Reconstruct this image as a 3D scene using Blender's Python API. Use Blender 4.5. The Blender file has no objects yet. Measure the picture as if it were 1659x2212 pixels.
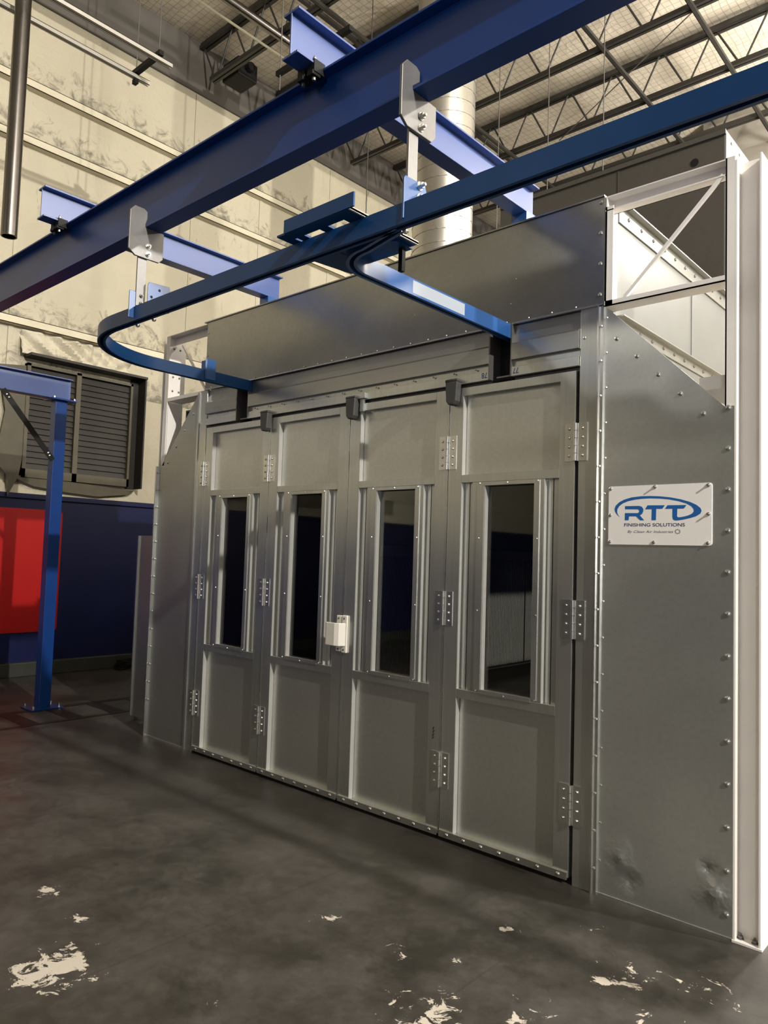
import bpy, math, random
from mathutils import Matrix, Vector
random.seed(4)
sc = bpy.context.scene
COL = sc.collection

# ------------------------------------------------------------------ camera
CAM = Vector((0.0, -3.3485, 1.55))
PITCH, YAW, ROLL = math.radians(3.353), math.radians(-41.944), math.radians(1.795)
cp, sp, cy_, sy_, cr, sr = (math.cos(PITCH), math.sin(PITCH), math.cos(YAW), math.sin(YAW), math.cos(ROLL), math.sin(ROLL))
fwd = Vector((sy_*cp, cy_*cp, sp)); rt = Vector((cy_, -sy_, 0)); up = rt.cross(fwd)
r2 = cr*rt + sr*up; u2 = -sr*rt + cr*up
cd = bpy.data.cameras.new('camera'); cam = bpy.data.objects.new('camera', cd); COL.objects.link(cam)
cd.sensor_fit = 'HORIZONTAL'; cd.sensor_width = 36.0; cd.lens = 36.0*1599.2/1659.0
cd.clip_start = 0.05; cd.clip_end = 200
m = Matrix((r2, u2, -fwd)).transposed().to_4x4(); m.translation = CAM
cam.matrix_world = m
sc.camera = cam

# ------------------------------------------------------------------ world, lights, exposure
w = bpy.data.worlds.new('hall_air'); sc.world = w; w.use_nodes = True
w.node_tree.nodes['Background'].inputs[0].default_value = (1.0, 0.93, 0.80, 1)
w.node_tree.nodes['Background'].inputs[1].default_value = 0.02
sc.view_settings.view_transform = 'Standard'
sc.view_settings.look = 'None'
sc.view_settings.exposure = 0.0
sc.view_settings.gamma = 1.0
sc.view_settings.use_curve_mapping = False

def lamp(name, loc, power, radius, color, kind='POINT'):
    d = bpy.data.lights.new(name, kind); d.energy = power; d.color = color
    if kind == 'POINT': d.shadow_soft_size = radius
    o = bpy.data.objects.new(name, d); COL.objects.link(o); o.location = loc
    return o
kl = lamp('hall_lamp_key', (8.4, -3.0, 8.3), 7600, 0, (1.0, 0.95, 0.87), 'SPOT')
kl.data.shadow_soft_size = 0.09; kl.data.spot_size = math.radians(110); kl.data.spot_blend = 0.4
kl.rotation_euler = (Vector((-3.5, 0.0, 2.5))-Vector((8.4, -3.0, 8.3))).to_track_quat('-Z', 'Y').to_euler()
lamp('hall_lamp_rear', (1.6, 4.6, 5.9), 550, 0.25, (1.0, 0.94, 0.86))
lamp('hall_lamp_side', (6.5, 2.1, 6.2), 2700, 0.10, (1.0, 0.94, 0.86))
lamp('wall_fill_front', (-5.6, -9.5, 6.4), 80, 0.25, (1.0, 0.93, 0.82))  # added fill with no known fixture, brightens the wall the doors mirror
lamp('roof_fill_back', (-0.6, 7.0, 6.4), 1000, 0.3, (1.0, 0.94, 0.86))  # added fill behind the booth, there to brighten the roof
dd = lamp('dock_door_daylight', (6.2, -13.8, 2.9), 260, 0, (1.0, 0.98, 0.95), 'AREA')
dd.data.size = 1.2; dd.rotation_euler = (Vector((-3.0, 2.0, 1.0))-Vector((6.2, -13.8, 2.9))).to_track_quat('-Z', 'Y').to_euler()

# ------------------------------------------------------------------ material helpers
def new_mat(name):
    mt = bpy.data.materials.new(name); mt.use_nodes = True
    nt = mt.node_tree; b = nt.nodes['Principled BSDF']
    return mt, nt, b
def N(nt, t, **kw):
    n = nt.nodes.new(t)
    for k, v in kw.items(): setattr(n, k, v)
    return n
def setin(n, **kw):
    for k, v in kw.items(): n.inputs[k.replace('_', ' ')].default_value = v
def coords(nt, scale=(1,1,1), rot=(0,0,0)):
    g = N(nt, 'ShaderNodeNewGeometry'); mp = N(nt, 'ShaderNodeMapping')
    mp.inputs['Scale'].default_value = scale; mp.inputs['Rotation'].default_value = rot
    nt.links.new(g.outputs['Position'], mp.inputs['Vector'])
    return mp.outputs['Vector']
def noise(nt, vec, scale, detail=4, rough=0.55, dist=0.0):
    n = N(nt, 'ShaderNodeTexNoise'); nt.links.new(vec, n.inputs['Vector'])
    n.inputs['Scale'].default_value = scale; n.inputs['Detail'].default_value = detail
    n.inputs['Roughness'].default_value = rough; n.inputs['Distortion'].default_value = dist
    return n.outputs['Fac']
def ramp(nt, fac, stops):
    r = N(nt, 'ShaderNodeValToRGB'); nt.links.new(fac, r.inputs['Fac'])
    els = r.color_ramp.elements
    while len(els) < len(stops): els.new(0.5)
    for e, (p, c) in zip(els, stops):
        e.position = p; e.color = c if len(c) == 4 else (*c, 1)
    return r.outputs['Color']
def mathn(nt, op, a, b=None, clamp=False):
    n = N(nt, 'ShaderNodeMath', operation=op); n.use_clamp = clamp
    for i, v in enumerate((a, b)):
        if v is None: continue
        if isinstance(v, (int, float)): n.inputs[i].default_value = v
        else: nt.links.new(v, n.inputs[i])
    return n.outputs[0]
def mixc(nt, fac, a, b, mode='MIX'):
    n = N(nt, 'ShaderNodeMix', data_type='RGBA', blend_type=mode)
    for sock, v in ((n.inputs['Factor'], fac), (n.inputs['A'], a), (n.inputs['B'], b)):
        if isinstance(v, (int, float)): sock.default_value = v
        elif isinstance(v, tuple): sock.default_value = v if len(v) == 4 else (*v, 1)
        else: nt.links.new(v, sock)
    return n.outputs['Result']
def bump(nt, b, h, strength=0.2, dist=0.01):
    n = N(nt, 'ShaderNodeBump'); n.inputs['Strength'].default_value = strength; n.inputs['Distance'].default_value = dist
    nt.links.new(h, n.inputs['Height']); nt.links.new(n.outputs['Normal'], b.inputs['Normal'])

def metal(name, col, rough, rvar=0.08, streak=None, grime=0.25, metallic=1.0, bumps=0.0):
    mt, nt, b = new_mat(name); b.inputs['Metallic'].default_value = metallic
    v = coords(nt)
    big = noise(nt, v, 2.2, 4); fine = noise(nt, coords(nt, streak or (1,1,1)), 60 if streak else 40, 3)
    c1 = tuple(x*(1-grime) for x in col); c2 = tuple(min(1, x*(1+grime*0.35)) for x in col)
    base = mixc(nt, big, c1, c2)
    f2 = ramp(nt, fine, [(0.3, (0.95,)*3), (0.7, (1.03,)*3)])
    base = mixc(nt, 1.0, base, f2, 'MULTIPLY')
    nt.links.new(base, b.inputs['Base Color'])
    
    n = N(nt, 'ShaderNodeMath', operation='MULTIPLY_ADD'); nt.links.new(big, n.inputs[0]); n.inputs[1].default_value = rvar*2; n.inputs[2].default_value = rough-rvar
    nt.links.new(n.outputs[0], b.inputs['Roughness'])
    if bumps: bump(nt, b, noise(nt, v, 1.6, 2), bumps, 0.05)
    return mt
def paint(name, col, rough, var=0.12, scale=6.0, spec=0.5, coat=0.0, metallic=0.0):
    mt, nt, b = new_mat(name)
    f = noise(nt, coords(nt), scale, 5)
    nt.links.new(mixc(nt, f, tuple(x*(1-var) for x in col), tuple(min(1, x*(1+var)) for x in col)), b.inputs['Base Color'])
    b.inputs['Roughness'].default_value = rough; b.inputs['Specular IOR Level'].default_value = spec
    b.inputs['Coat Weight'].default_value = coat; b.inputs['Coat Roughness'].default_value = 0.30
    b.inputs['Metallic'].default_value = metallic
    return mt

M = {}
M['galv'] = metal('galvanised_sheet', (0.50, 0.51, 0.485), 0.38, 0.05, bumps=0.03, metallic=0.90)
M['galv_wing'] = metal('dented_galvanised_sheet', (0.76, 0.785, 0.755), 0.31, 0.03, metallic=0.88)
nt = M['galv_wing'].node_tree; b = nt.nodes['Principled BSDF']; v = coords(nt); hsum = mathn(nt, 'MULTIPLY', noise(nt, v, 1.4, 2), 0.35)
for (sx, sz, rr_, k_) in ((-1.49, 0.20, 0.13, 1.0), (-1.075, 0.17, 0.11, 1.2), (-1.44, 0.10, 0.08, -0.9), (-1.10, 0.26, 0.07, -0.8)):
    dv = N(nt, 'ShaderNodeVectorMath', operation='DISTANCE'); nt.links.new(v, dv.inputs[0]); dv.inputs[1].default_value = (sx, 0, sz)
    q = mathn(nt, 'SUBTRACT', 1.0, mathn(nt, 'DIVIDE', mathn(nt, 'ADD', dv.outputs['Value'], mathn(nt, 'MULTIPLY', mathn(nt, 'SUBTRACT', noise(nt, v, 9, 3), 0.5), 0.10)), rr_), True)
    hsum = mathn(nt, 'ADD', hsum, mathn(nt, 'MULTIPLY', mathn(nt, 'MULTIPLY', q, q), k_*0.55))
bump(nt, b, hsum, 0.5, 0.05)
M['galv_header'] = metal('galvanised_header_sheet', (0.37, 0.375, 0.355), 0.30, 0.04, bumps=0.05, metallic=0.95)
M['galv_frame'] = metal('galvanised_frame', (0.68, 0.695, 0.66), 0.29, 0.05, streak=(1, 1, 0.03), metallic=0.92)
M['galv_track'] = metal('galvanised_track', (0.44, 0.445, 0.43), 0.30, 0.07, streak=(0.03, 1, 1), metallic=0.85)
M['panel'] = metal('door_panel_sheet', (0.66, 0.665, 0.62), 0.33, 0.03, grime=0.08, metallic=0.90)
M['lit_return'] = paint('lit_side_zinc', (0.46, 0.455, 0.43), 0.45, 0.08, 14, metallic=0.35)  # lining for lamp-facing recess sides, made matte so they read lit
M['bright'] = metal('bright_zinc', (0.80, 0.80, 0.77), 0.25, 0.05, grime=0.1)
M['steel'] = metal('bare_steel', (0.24, 0.235, 0.23), 0.48, 0.08, metallic=0.8)
M['pipe'] = metal('dark_pipe_steel', (0.20, 0.185, 0.17), 0.30, 0.06)
M['duct'] = metal('spiral_duct_sheet', (0.60, 0.58, 0.53), 0.38, 0.06)
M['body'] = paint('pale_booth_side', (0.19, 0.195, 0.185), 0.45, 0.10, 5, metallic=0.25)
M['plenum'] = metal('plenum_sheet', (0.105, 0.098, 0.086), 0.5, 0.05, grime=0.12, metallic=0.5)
M['white'] = paint('white_steel_paint', (0.90, 0.87, 0.83), 0.42, 0.05, 8)
M['plate_white'] = paint('white_sign_face', (0.93, 0.90, 0.87), 0.4, 0.01, 5)
M['latch'] = paint('white_latch_plastic', (0.78, 0.75, 0.68), 0.4, 0.03, 20)
M['blue'] = paint('blue_gloss_enamel', (0.0035, 0.042, 0.215), 0.37, 0.15, 5, spec=0.45, coat=0.10)
M['blue_rail'] = paint('blue_rail_enamel', (0.006, 0.052, 0.175), 0.36, 0.15, 6, spec=0.30, coat=0.03)
M['blue_gloss'] = paint('blue_new_enamel', (0.012, 0.055, 0.24), 0.46, 0.15, 5, spec=1.0, coat=0.55)
M['blue_branch'] = paint('blue_branch_enamel', (0.010, 0.075, 0.26), 0.30, 0.15, 6, spec=0.8, coat=0.4)
M['black'] = paint('black_paint', (0.008, 0.008, 0.008), 0.6, spec=0.25)
M['ladder_dark'] = paint('dark_ladder_pattern', (0.010, 0.0075, 0.006), 0.5, 0.3, 9, spec=0.3)  # dark tone of the floor ladder pattern, varied at random
M['rubber'] = paint('grey_rubber', (0.055, 0.055, 0.052), 0.5, 0.1, 30)
M['logo_blue'] = paint('logo_blue_print', (0.012, 0.12, 0.40), 0.45, 0.02)
M['logo_grey'] = paint('logo_grey_print', (0.16, 0.17, 0.20), 0.5, 0.02)
M['logo_navy'] = paint('logo_navy_print', (0.03, 0.07, 0.20), 0.5, 0.02)
M['marker'] = paint('marker_ink', (0.01, 0.03, 0.16), 0.5, 0.02)
M['joist'] = paint('joist_grey_paint', (0.030, 0.027, 0.023), 0.5, 0.2, 10)
M['girt'] = paint('cream_girt_paint', (0.62, 0.57, 0.42), 0.55, 0.15, 4)
M['red'] = paint('red_wall_board', (0.42, 0.012, 0.012), 0.28, 0.06, 2, coat=0.3)
M['wood'] = paint('pale_plywood', (0.66, 0.54, 0.36), 0.6, 0.15, 12)
M['louver'] = paint('dusty_louver', (0.017, 0.0135, 0.0095), 0.55, 0.35, 7)
M['louver_frame'] = paint('dusty_louver_frame', (0.075, 0.064, 0.038), 0.6, 0.4, 5)
M['louver_dark'] = paint('louver_hood', (0.018, 0.015, 0.011), 0.6, 0.3, 5)
M['cable'] = paint('dull_wire', (0.10, 0.09, 0.08), 0.5)
M['sticker'] = paint('pale_sticker', (0.30, 0.34, 0.40), 0.3, 0.03)
M['inner'] = metal('booth_inner_sheet', (0.42, 0.42, 0.39), 0.42, 0.05)
M['strip'] = paint('aluminium_batten', (0.58, 0.56, 0.50), 0.4, 0.08, 8, metallic=0.5)

# filters: black pleated media
mt, nt, b = new_mat('black_filter_media'); b.inputs['Roughness'].default_value = 0.9
wv = N(nt, 'ShaderNodeTexWave', wave_type='BANDS', bands_direction='Y'); nt.links.new(coords(nt), wv.inputs['Vector'])
wv.inputs['Scale'].default_value = 9; wv.inputs['Distortion'].default_value = 0.6; wv.inputs['Detail'].default_value = 2
nt.links.new(ramp(nt, wv.outputs['Fac'], [(0.0, (0.12, 0.115, 0.105)), (1.0, (0.46, 0.45, 0.42))]), b.inputs['Base Color'])
bump(nt, b, wv.outputs['Fac'], 0.6, 0.02); M['filter'] = mt

# window glass: clear sheet with a sheen
mt = bpy.data.materials.new('window_glass'); mt.use_nodes = True; nt = mt.node_tree
nt.nodes.remove(nt.nodes['Principled BSDF']); out = nt.nodes['Material Output']
tr = N(nt, 'ShaderNodeBsdfTransparent'); tr.inputs[0].default_value = (0.80, 0.82, 0.80, 1)
gl = N(nt, 'ShaderNodeBsdfGlossy'); gl.inputs['Roughness'].default_value = 0.03
fr = N(nt, 'ShaderNodeFresnel'); fr.inputs[0].default_value = 1.45
mx = N(nt, 'ShaderNodeMixShader'); nt.links.new(fr.outputs[0], mx.inputs[0]); nt.links.new(tr.outputs[0], mx.inputs[1]); nt.links.new(gl.outputs[0], mx.inputs[2])
nt.links.new(mx.outputs[0], out.inputs['Surface']); M['glass'] = mt

# concrete floor: stained, polished in places, with flakes of old pale paint
mt, nt, b = new_mat('stained_concrete'); v = coords(nt)
n1 = noise(nt, v, 0.8, 7, 0.62, 0.1); n2 = noise(nt, v, 2.6, 8, 0.70, 0.15); n3 = noise(nt, v, 16, 8, 0.75)
c = ramp(nt, n1, [(0.36, (0.018, 0.016, 0.0125)), (0.50, (0.035, 0.0315, 0.026)), (0.62, (0.062, 0.057, 0.050))])
c = mixc(nt, ramp(nt, n2, [(0.42, (0,)*3), (0.62, (0.75,)*3)]), c, (0.070, 0.065, 0.059))
c = mixc(nt, ramp(nt, n2, [(0.28, (0.7,)*3), (0.40, (0,)*3)]), c, (0.021, 0.0175, 0.0125))
c = mixc(nt, 1.0, c, ramp(nt, n3, [(0.3, (0.74,)*3), (0.7, (1.22,)*3)]), 'MULTIPLY')
sepn = N(nt, 'ShaderNodeSeparateXYZ'); nt.links.new(v, sepn.inputs[0])
def joint(pos, width):
    d = mathn(nt, 'ABSOLUTE', mathn(nt, 'SUBTRACT', sepn.outputs['X'], pos))
    return mathn(nt, 'LESS_THAN', d, width)
jm = joint(-5.02, 0.006); 
jm2 = joint(-2.61, 0.006); jm3 = joint(-1.60, 0.004)
jall = mathn(nt, 'MAXIMUM', mathn(nt, 'MAXIMUM', jm, jm2), jm3)
c = mixc(nt, mathn(nt, 'MULTIPLY', jall, 0.4), c, (0.03, 0.026, 0.02))
flk = noise(nt, v, 13, 6, 0.7, 0.8); pm = None
for (sx, sy, rr, k) in ((-2.74, -2.02, 0.155, 1.0), (-2.31, -1.06, 0.13, 0.62), (-3.37, -1.78, 0.07, 0.9), (-3.04, -1.80, 0.07, 0.8),
                        (-1.88, -1.05, 0.16, 0.55), (-1.72, -0.93, 0.10, 0.55), (-1.60, -1.28, 0.30, 0.62), (-1.22, -0.60, 0.26, 0.62), (-1.35, -1.05, 0.2, 0.55), (-1.45, -0.30, 0.16, 0.5), (-0.95, -0.42, 0.2, 0.6),
                        (-1.72, -0.60, 0.13, 0.5), (-1.05, -0.80, 0.25, 0.5), (-2.10, -0.85, 0.08, 0.5), (-2.15, -1.75, 0.05, 0.6)):
    dv = N(nt, 'ShaderNodeVectorMath', operation='DISTANCE'); nt.links.new(v, dv.inputs[0]); dv.inputs[1].default_value = (sx, sy, 0)
    q = mathn(nt, 'SUBTRACT', k, mathn(nt, 'DIVIDE', dv.outputs['Value'], rr*1.6), True)
    pm = q if pm is None else mathn(nt, 'MAXIMUM', pm, q)
fl = mathn(nt, 'ADD', mathn(nt, 'MULTIPLY', pm, 0.42), mathn(nt, 'MULTIPLY', flk, 1.0))
fm = ramp(nt, fl, [(0.735, (0,)*3), (0.765, (1,)*3)])
fm = mathn(nt, 'MULTIPLY', fm, mathn(nt, 'GREATER_THAN', pm, 0.01))
c = mixc(nt, fm, c, (0.52, 0.48, 0.41))
nt.links.new(c, b.inputs['Base Color'])
nt.links.new(ramp(nt, n2, [(0.3, (0.34,)*3), (0.7, (0.58,)*3)]), b.inputs['Roughness'])
bump(nt, b, mathn(nt, 'ADD', n3, mathn(nt, 'MULTIPLY', jall, -2.0)), 0.12, 0.01); M['floor'] = mt

# cream vinyl-faced insulation with soot and creases
def insulation(name, lo, hi, dirt=1.0, net=0.0, plane='YZ'):
    mt, nt, b = new_mat(name); v = coords(nt)
    n1 = noise(nt, v, 0.55, 5, 0.6); n2 = noise(nt, v, 2.6, 7, 0.72, 1.2)
    c = mixc(nt, n1, lo, hi)
    c = mixc(nt, ramp(nt, n2, [(0.24, (dirt,)*3), (0.36, (0,)*3)]), c, tuple(x*0.30 for x in lo))
    sm = noise(nt, coords(nt, (1, 1, 0.25)), 5.5, 6, 0.7, 0.5)
    c = mixc(nt, ramp(nt, sm, [(0.26, (0.75*dirt,)*3), (0.36, (0,)*3)]), c, tuple(x*0.42 for x in lo))
    if not net:
        sz = N(nt, 'ShaderNodeSeparateXYZ'); nt.links.new(v, sz.inputs[0]); gm = None
        for gz in (7.10, 6.41, 4.22, 3.55):
            dz_ = mathn(nt, 'SUBTRACT', sz.outputs['Z'], gz)
            q = mathn(nt, 'MULTIPLY', mathn(nt, 'SUBTRACT', 1.0, mathn(nt, 'DIVIDE', dz_, 0.42), True), mathn(nt, 'GREATER_THAN', dz_, -0.02))
            gm = q if gm is None else mathn(nt, 'MAXIMUM', gm, q)
        sd = noise(nt, v, 4.5, 7, 0.72, 0.8)
        f_ = ramp(nt, mathn(nt, 'ADD', sd, mathn(nt, 'MULTIPLY', gm, 0.20)), [(0.60, (0,)*3), (0.76, (0.85,)*3)])
        c = mixc(nt, mathn(nt, 'MULTIPLY', f_, mathn(nt, 'GREATER_THAN', gm, 0.0)), c, tuple(x*0.28 for x in lo))
    if net:
        sep = N(nt, 'ShaderNodeSeparateXYZ'); nt.links.new(v, sep.inputs[0])
        wob = mathn(nt, 'MULTIPLY', noise(nt, v, 1.5, 2), 0.10)
        lines = None
        for ax in ('X', 'Y'):
            s = mathn(nt, 'FRACT', mathn(nt, 'MULTIPLY', mathn(nt, 'ADD', sep.outputs[ax], wob), 1/0.095))
            l = mathn(nt, 'LESS_THAN', s, 0.10)
            lines = l if lines is None else mathn(nt, 'MAXIMUM', lines, l)
        c = mixc(nt, mathn(nt, 'MULTIPLY', lines, net), c, tuple(x*0.35 for x in lo))
    nt.links.new(c, b.inputs['Base Color']); b.inputs['Roughness'].default_value = 0.55
    bump(nt, b, mathn(nt, 'ADD', mathn(nt, 'MULTIPLY', n1, 2.0), n2), 0.35, 0.10)
    return mt
M['wall_cream'] = insulation('cream_wall_insulation', (0.44, 0.395, 0.285), (0.58, 0.53, 0.40), 1.0)
M['ceiling'] = insulation('netted_roof_insulation', (0.66, 0.58, 0.46), (0.80, 0.72, 0.58), 0.55, net=0.55)
M['foil'] = insulation('wrinkled_facing', (0.55, 0.50, 0.37), (0.70, 0.65, 0.52), 0.7)
M['wall_top_shade'] = paint('shaded_wall_top', (0.095, 0.085, 0.072), 0.6, 0.2, 1.2)  # shadow at the top of the left wall, put into the colour
M['wall_blue'] = paint('navy_wall_paint', (0.009, 0.013, 0.060), 0.32, 0.25, 2.0)
M['curb'] = paint('dark_green_curb', (0.035, 0.040, 0.032), 0.5, 0.4, 5)
M['wall_far'] = paint('dim_hall_wall', (0.13, 0.12, 0.10), 0.6, 0.25, 0.8)
M['wall_grey'] = paint('dim_grey_partition', (0.22, 0.20, 0.165), 0.6, 0.2, 0.8)

# ------------------------------------------------------------------ mesh helpers
class MB:
    def __init__(s): s.v = []; s.f = []
    def box(s, x0, x1, y0, y1, z0, z1):
        i = len(s.v)
        s.v += [(x0,y0,z0),(x1,y0,z0),(x1,y1,z0),(x0,y1,z0),(x0,y0,z1),(x1,y0,z1),(x1,y1,z1),(x0,y1,z1)]
        s.f += [(i,i+3,i+2,i+1),(i+4,i+5,i+6,i+7),(i,i+1,i+5,i+4),(i+1,i+2,i+6,i+5),(i+2,i+3,i+7,i+6),(i+3,i,i+4,i+7)]
        return s
    def prism(s, poly, axis, a, b):
        """poly in the two other axes (in x,y,z order), extruded along axis from a to b"""
        i = len(s.v); n = len(poly)
        def pt(p, t):
            return {'x': (t, p[0], p[1]), 'y': (p[0], t, p[1]), 'z': (p[0], p[1], t)}[axis]
        s.v += [pt(p, a) for p in poly] + [pt(p, b) for p in poly]
        s.f += [tuple(range(i, i+n))[::-1], tuple(range(i+n, i+2*n))]
        s.f += [(i+k, i+(k+1) % n, i+n+(k+1) % n, i+n+k) for k in range(n)]
        return s
    def bar(s, p0, p1, r, n=8, r1=None):
        p0 = Vector(p0); p1 = Vector(p1); d = (p1-p0).normalized(); r1 = r if r1 is None else r1
        a = d.orthogonal().normalized(); bb = d.cross(a); i = len(s.v)
        for p, q in ((p0, r), (p1, r1)):
            for k in range(n):
                t = 2*math.pi*(k+0.5)/n; s.v.append(tuple(p + q*(math.cos(t)*a + math.sin(t)*bb)))
        s.f += [tuple(range(i, i+n))[::-1], tuple(range(i+n, i+2*n))]
        s.f += [(i+k, i+(k+1) % n, i+n+(k+1) % n, i+n+k) for k in range(n)]
        return s
    def slat(s, p0, p1, wdir, w, t):
        """flat bar from p0 to p1, width w along wdir, thickness t"""
        p0 = Vector(p0); p1 = Vector(p1); d = (p1-p0).normalized(); wd = Vector(wdir).normalized(); nd = d.cross(wd).normalized()
        i = len(s.v)
        for p in (p0, p1):
            for sw, st in ((-1,-1),(1,-1),(1,1),(-1,1)):
                s.v.append(tuple(p + wd*sw*w/2 + nd*st*t/2))
        s.f += [(i,i+1,i+2,i+3)[::-1], (i+4,i+5,i+6,i+7)] + [(i+k, i+(k+1)%4, i+4+(k+1)%4, i+4+k) for k in range(4)]
        return s
    def dome(s, c, nrm, r, h, n=8):
        c = Vector(c); d = Vector(nrm).normalized(); a = d.orthogonal().normalized(); bb = d.cross(a); i = len(s.v)
        for rr, hh in ((r, 0), (r, h*0.45), (r*0.6, h*0.92)):
            for k in range(n):
                t = 2*math.pi*k/n; s.v.append(tuple(c + d*hh + rr*(math.cos(t)*a+math.sin(t)*bb)))
        s.v.append(tuple(c + d*h))
        for q in range(2):
            s.f += [(i+q*n+k, i+q*n+(k+1)%n, i+(q+1)*n+(k+1)%n, i+(q+1)*n+k) for k in range(n)]
        s.f += [(i+2*n+k, i+2*n+(k+1)%n, i+3*n) for k in range(n)]
        return s
    def hexbolt(s, c, nrm, r, h):
        c = Vector(c); d = Vector(nrm).normalized()
        s.bar(c, c+d*h*0.25, r*1.35, 12); s.bar(c+d*h*0.25, c+d*h, r, 6); s.bar(c+d*h, c+d*h*1.6, r*0.5, 8)
        return s
    def sweep(s, path, prof, closed=True):
        """path: list of (point, side, upv); prof: list of (a,b) around"""
        i0 = len(s.v); n = len(prof)
        for p, sd, u in path:
            for a, b_ in prof: s.v.append(tuple(Vector(p) + Vector(sd)*a + Vector(u)*b_))
        for q in range(len(path)-1):
            for k in range(n):
                s.f.append((i0+q*n+k, i0+q*n+(k+1)%n, i0+(q+1)*n+(k+1)%n, i0+(q+1)*n+k))
        s.f.append(tuple(range(i0, i0+n))[::-1]); e = i0+(len(path)-1)*n; s.f.append(tuple(range(e, e+n)))
        return s
    def build(s, name, mat, parent=None, bevel=0.0, smooth=False, label=None, kind=None):
        me = bpy.data.meshes.new(name); me.from_pydata(s.v, [], s.f); me.update()
        import bmesh
        bm = bmesh.new(); bm.from_mesh(me); bmesh.ops.recalc_face_normals(bm, faces=bm.faces); bm.to_mesh(me); bm.free()
        me.materials.append(M[mat] if isinstance(mat, str) else mat)
        if smooth:
            for p in me.polygons: p.use_smooth = True
            try: me.set_sharp_from_angle(angle=math.radians(40))
            except Exception: pass
        o = bpy.data.objects.new(name, me); COL.objects.link(o)
        if parent: attach(o, parent)
        if bevel:
            bv = o.modifiers.new('bevel', 'BEVEL'); bv.width = bevel; bv.segments = 2; bv.limit_method = 'ANGLE'; bv.angle_limit = math.radians(50)
        if label: o['label'] = label
        if kind: o['kind'] = kind
        return o
ORG = {}
def attach(o, parent):
    o.parent = parent
    org = ORG.get(parent.name)
    if org is not None: o.matrix_parent_inverse = Matrix.Translation(-org)
    ORG.setdefault(o.name, Vector((0,0,0)))
def thing(name, label, cat, loc=(0,0,0), group=None):
    e = bpy.data.objects.new(name, None); COL.objects.link(e); e.location = loc; e.empty_display_size = 0.1
    e['label'] = label; e['category'] = cat
    if group: e['group'] = group
    ORG[e.name] = Vector(loc); return e
def tag(o, label, cat, group=None):
    o['label'] = label; o['category'] = cat
    if group: o['group'] = group
    return o
def struct(o): o['kind'] = 'structure'; return o

# ================================================================== SETTING
XW, XE, YS, YN, ZC = -9.05, 24.0, -16.0, 14.0, 8.87
struct(MB().box(XW-0.3, XE, YS, YN, -0.2, 0.0).build('floor', 'floor'))
ceiling = struct(MB().box(XW-0.3, XE, YS, YN, ZC, ZC+0.2).build('ceiling', 'ceiling'))
wl = struct(MB().box(XW-0.3, XW, YS, YN, 2.14, ZC).build('wall_left', 'wall_cream'))
MB().box(XW-0.3, XW+0.02, YS, YN, 0.0, 2.14).build('lower_wall_panel', 'wall_blue', wl, label='navy painted lower part of the wall')
MB().box(XW, XW+0.05, YS, YN, 2.09, 2.15).build('ledge', 'wall_blue', wl, 0.004)
MB().box(XW, XW+0.035, YS, YN, 8.12, ZC-0.005).build('upper_shade_band', 'wall_top_shade', wl, label='grey band of painted shade on the wall under the roof')  # thin sheet that carries the painted shadow under the roof
struct(MB().box(XW+0.02, XW+0.10, YS, YN, 0.0, 0.165).build('baseboard_left', 'curb', None, 0.01))
for z in (7.05, 6.36, 4.17):
    g = MB()
    g.box(XW, XW+0.10, -8, 12, z-0.05, z-0.042); g.box(XW+0.092, XW+0.10, -8, 12, z-0.05, z+0.045); g.box(XW, XW+0.10, -8, 12, z+0.037, z+0.045)
    g.build('girt', 'girt', wl)
# vertical seams of the insulation facing
for y in (0.05, 2.42, 3.63, 5.1): MB().box(XW, XW+0.012, y-0.03, y+0.03, 2.15, 8.1).build('facing_seam', 'wall_cream', wl, 0.004)
wr = struct(MB().box(XW-0.3, XE, YS-0.2, YS, 2.1, ZC).build('wall_rear', 'wall_far'))
MB().box(XW-0.3, XE, YS-0.2, YS, 0, 2.1).build('lower_wall_panel', 'wall_blue', wr)
struct(MB().box(XE, XE+0.2, YS, YN, 0, ZC).build('wall_right', 'wall_far'))
struct(MB().box(XW-0.3, XE, YN, YN+0.2, 0, ZC).build('wall_back', 'wall_far'))
pw = struct(MB().box(-4.15, XE, 8.9, 9.1, 0, ZC-0.01).build('wall_partition', 'wall_grey'))
for z, h in ((7.55, 0.16), (6.9, 0.12), (6.1, 0.14)): MB().box(-4.15, XE, 8.80, 8.9, z, z+h).build('girt', 'joist', pw)

# wrinkled facing above the louver
fb = MB(); ny, nz = 36, 14
for j in range(nz+1):
    for i in range(ny+1):
        y = 0.16 + 1.40*i/ny; z = 3.80 + 0.29*j/nz
        a = math.atan2(z-3.70, y-1.0); rr = math.hypot(z-3.7, (y-1.0))
        h = 0.040*math.sin(a*17+1.5*math.sin(rr*9)) * min(1, rr*2.2) + 0.02*math.sin(y*31+z*42)
        fb.v.append((XW+0.045+h, y, z))
for j in range(nz):
    for i in range(ny):
        k = j*(ny+1)+i; fb.f.append((k, k+1, k+ny+2, k+ny+1))
fo = fb.build('wrinkled_facing', 'foil', wl, smooth=True); so = fo.modifiers.new('thick', 'SOLIDIFY'); so.thickness = 0.006

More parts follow.
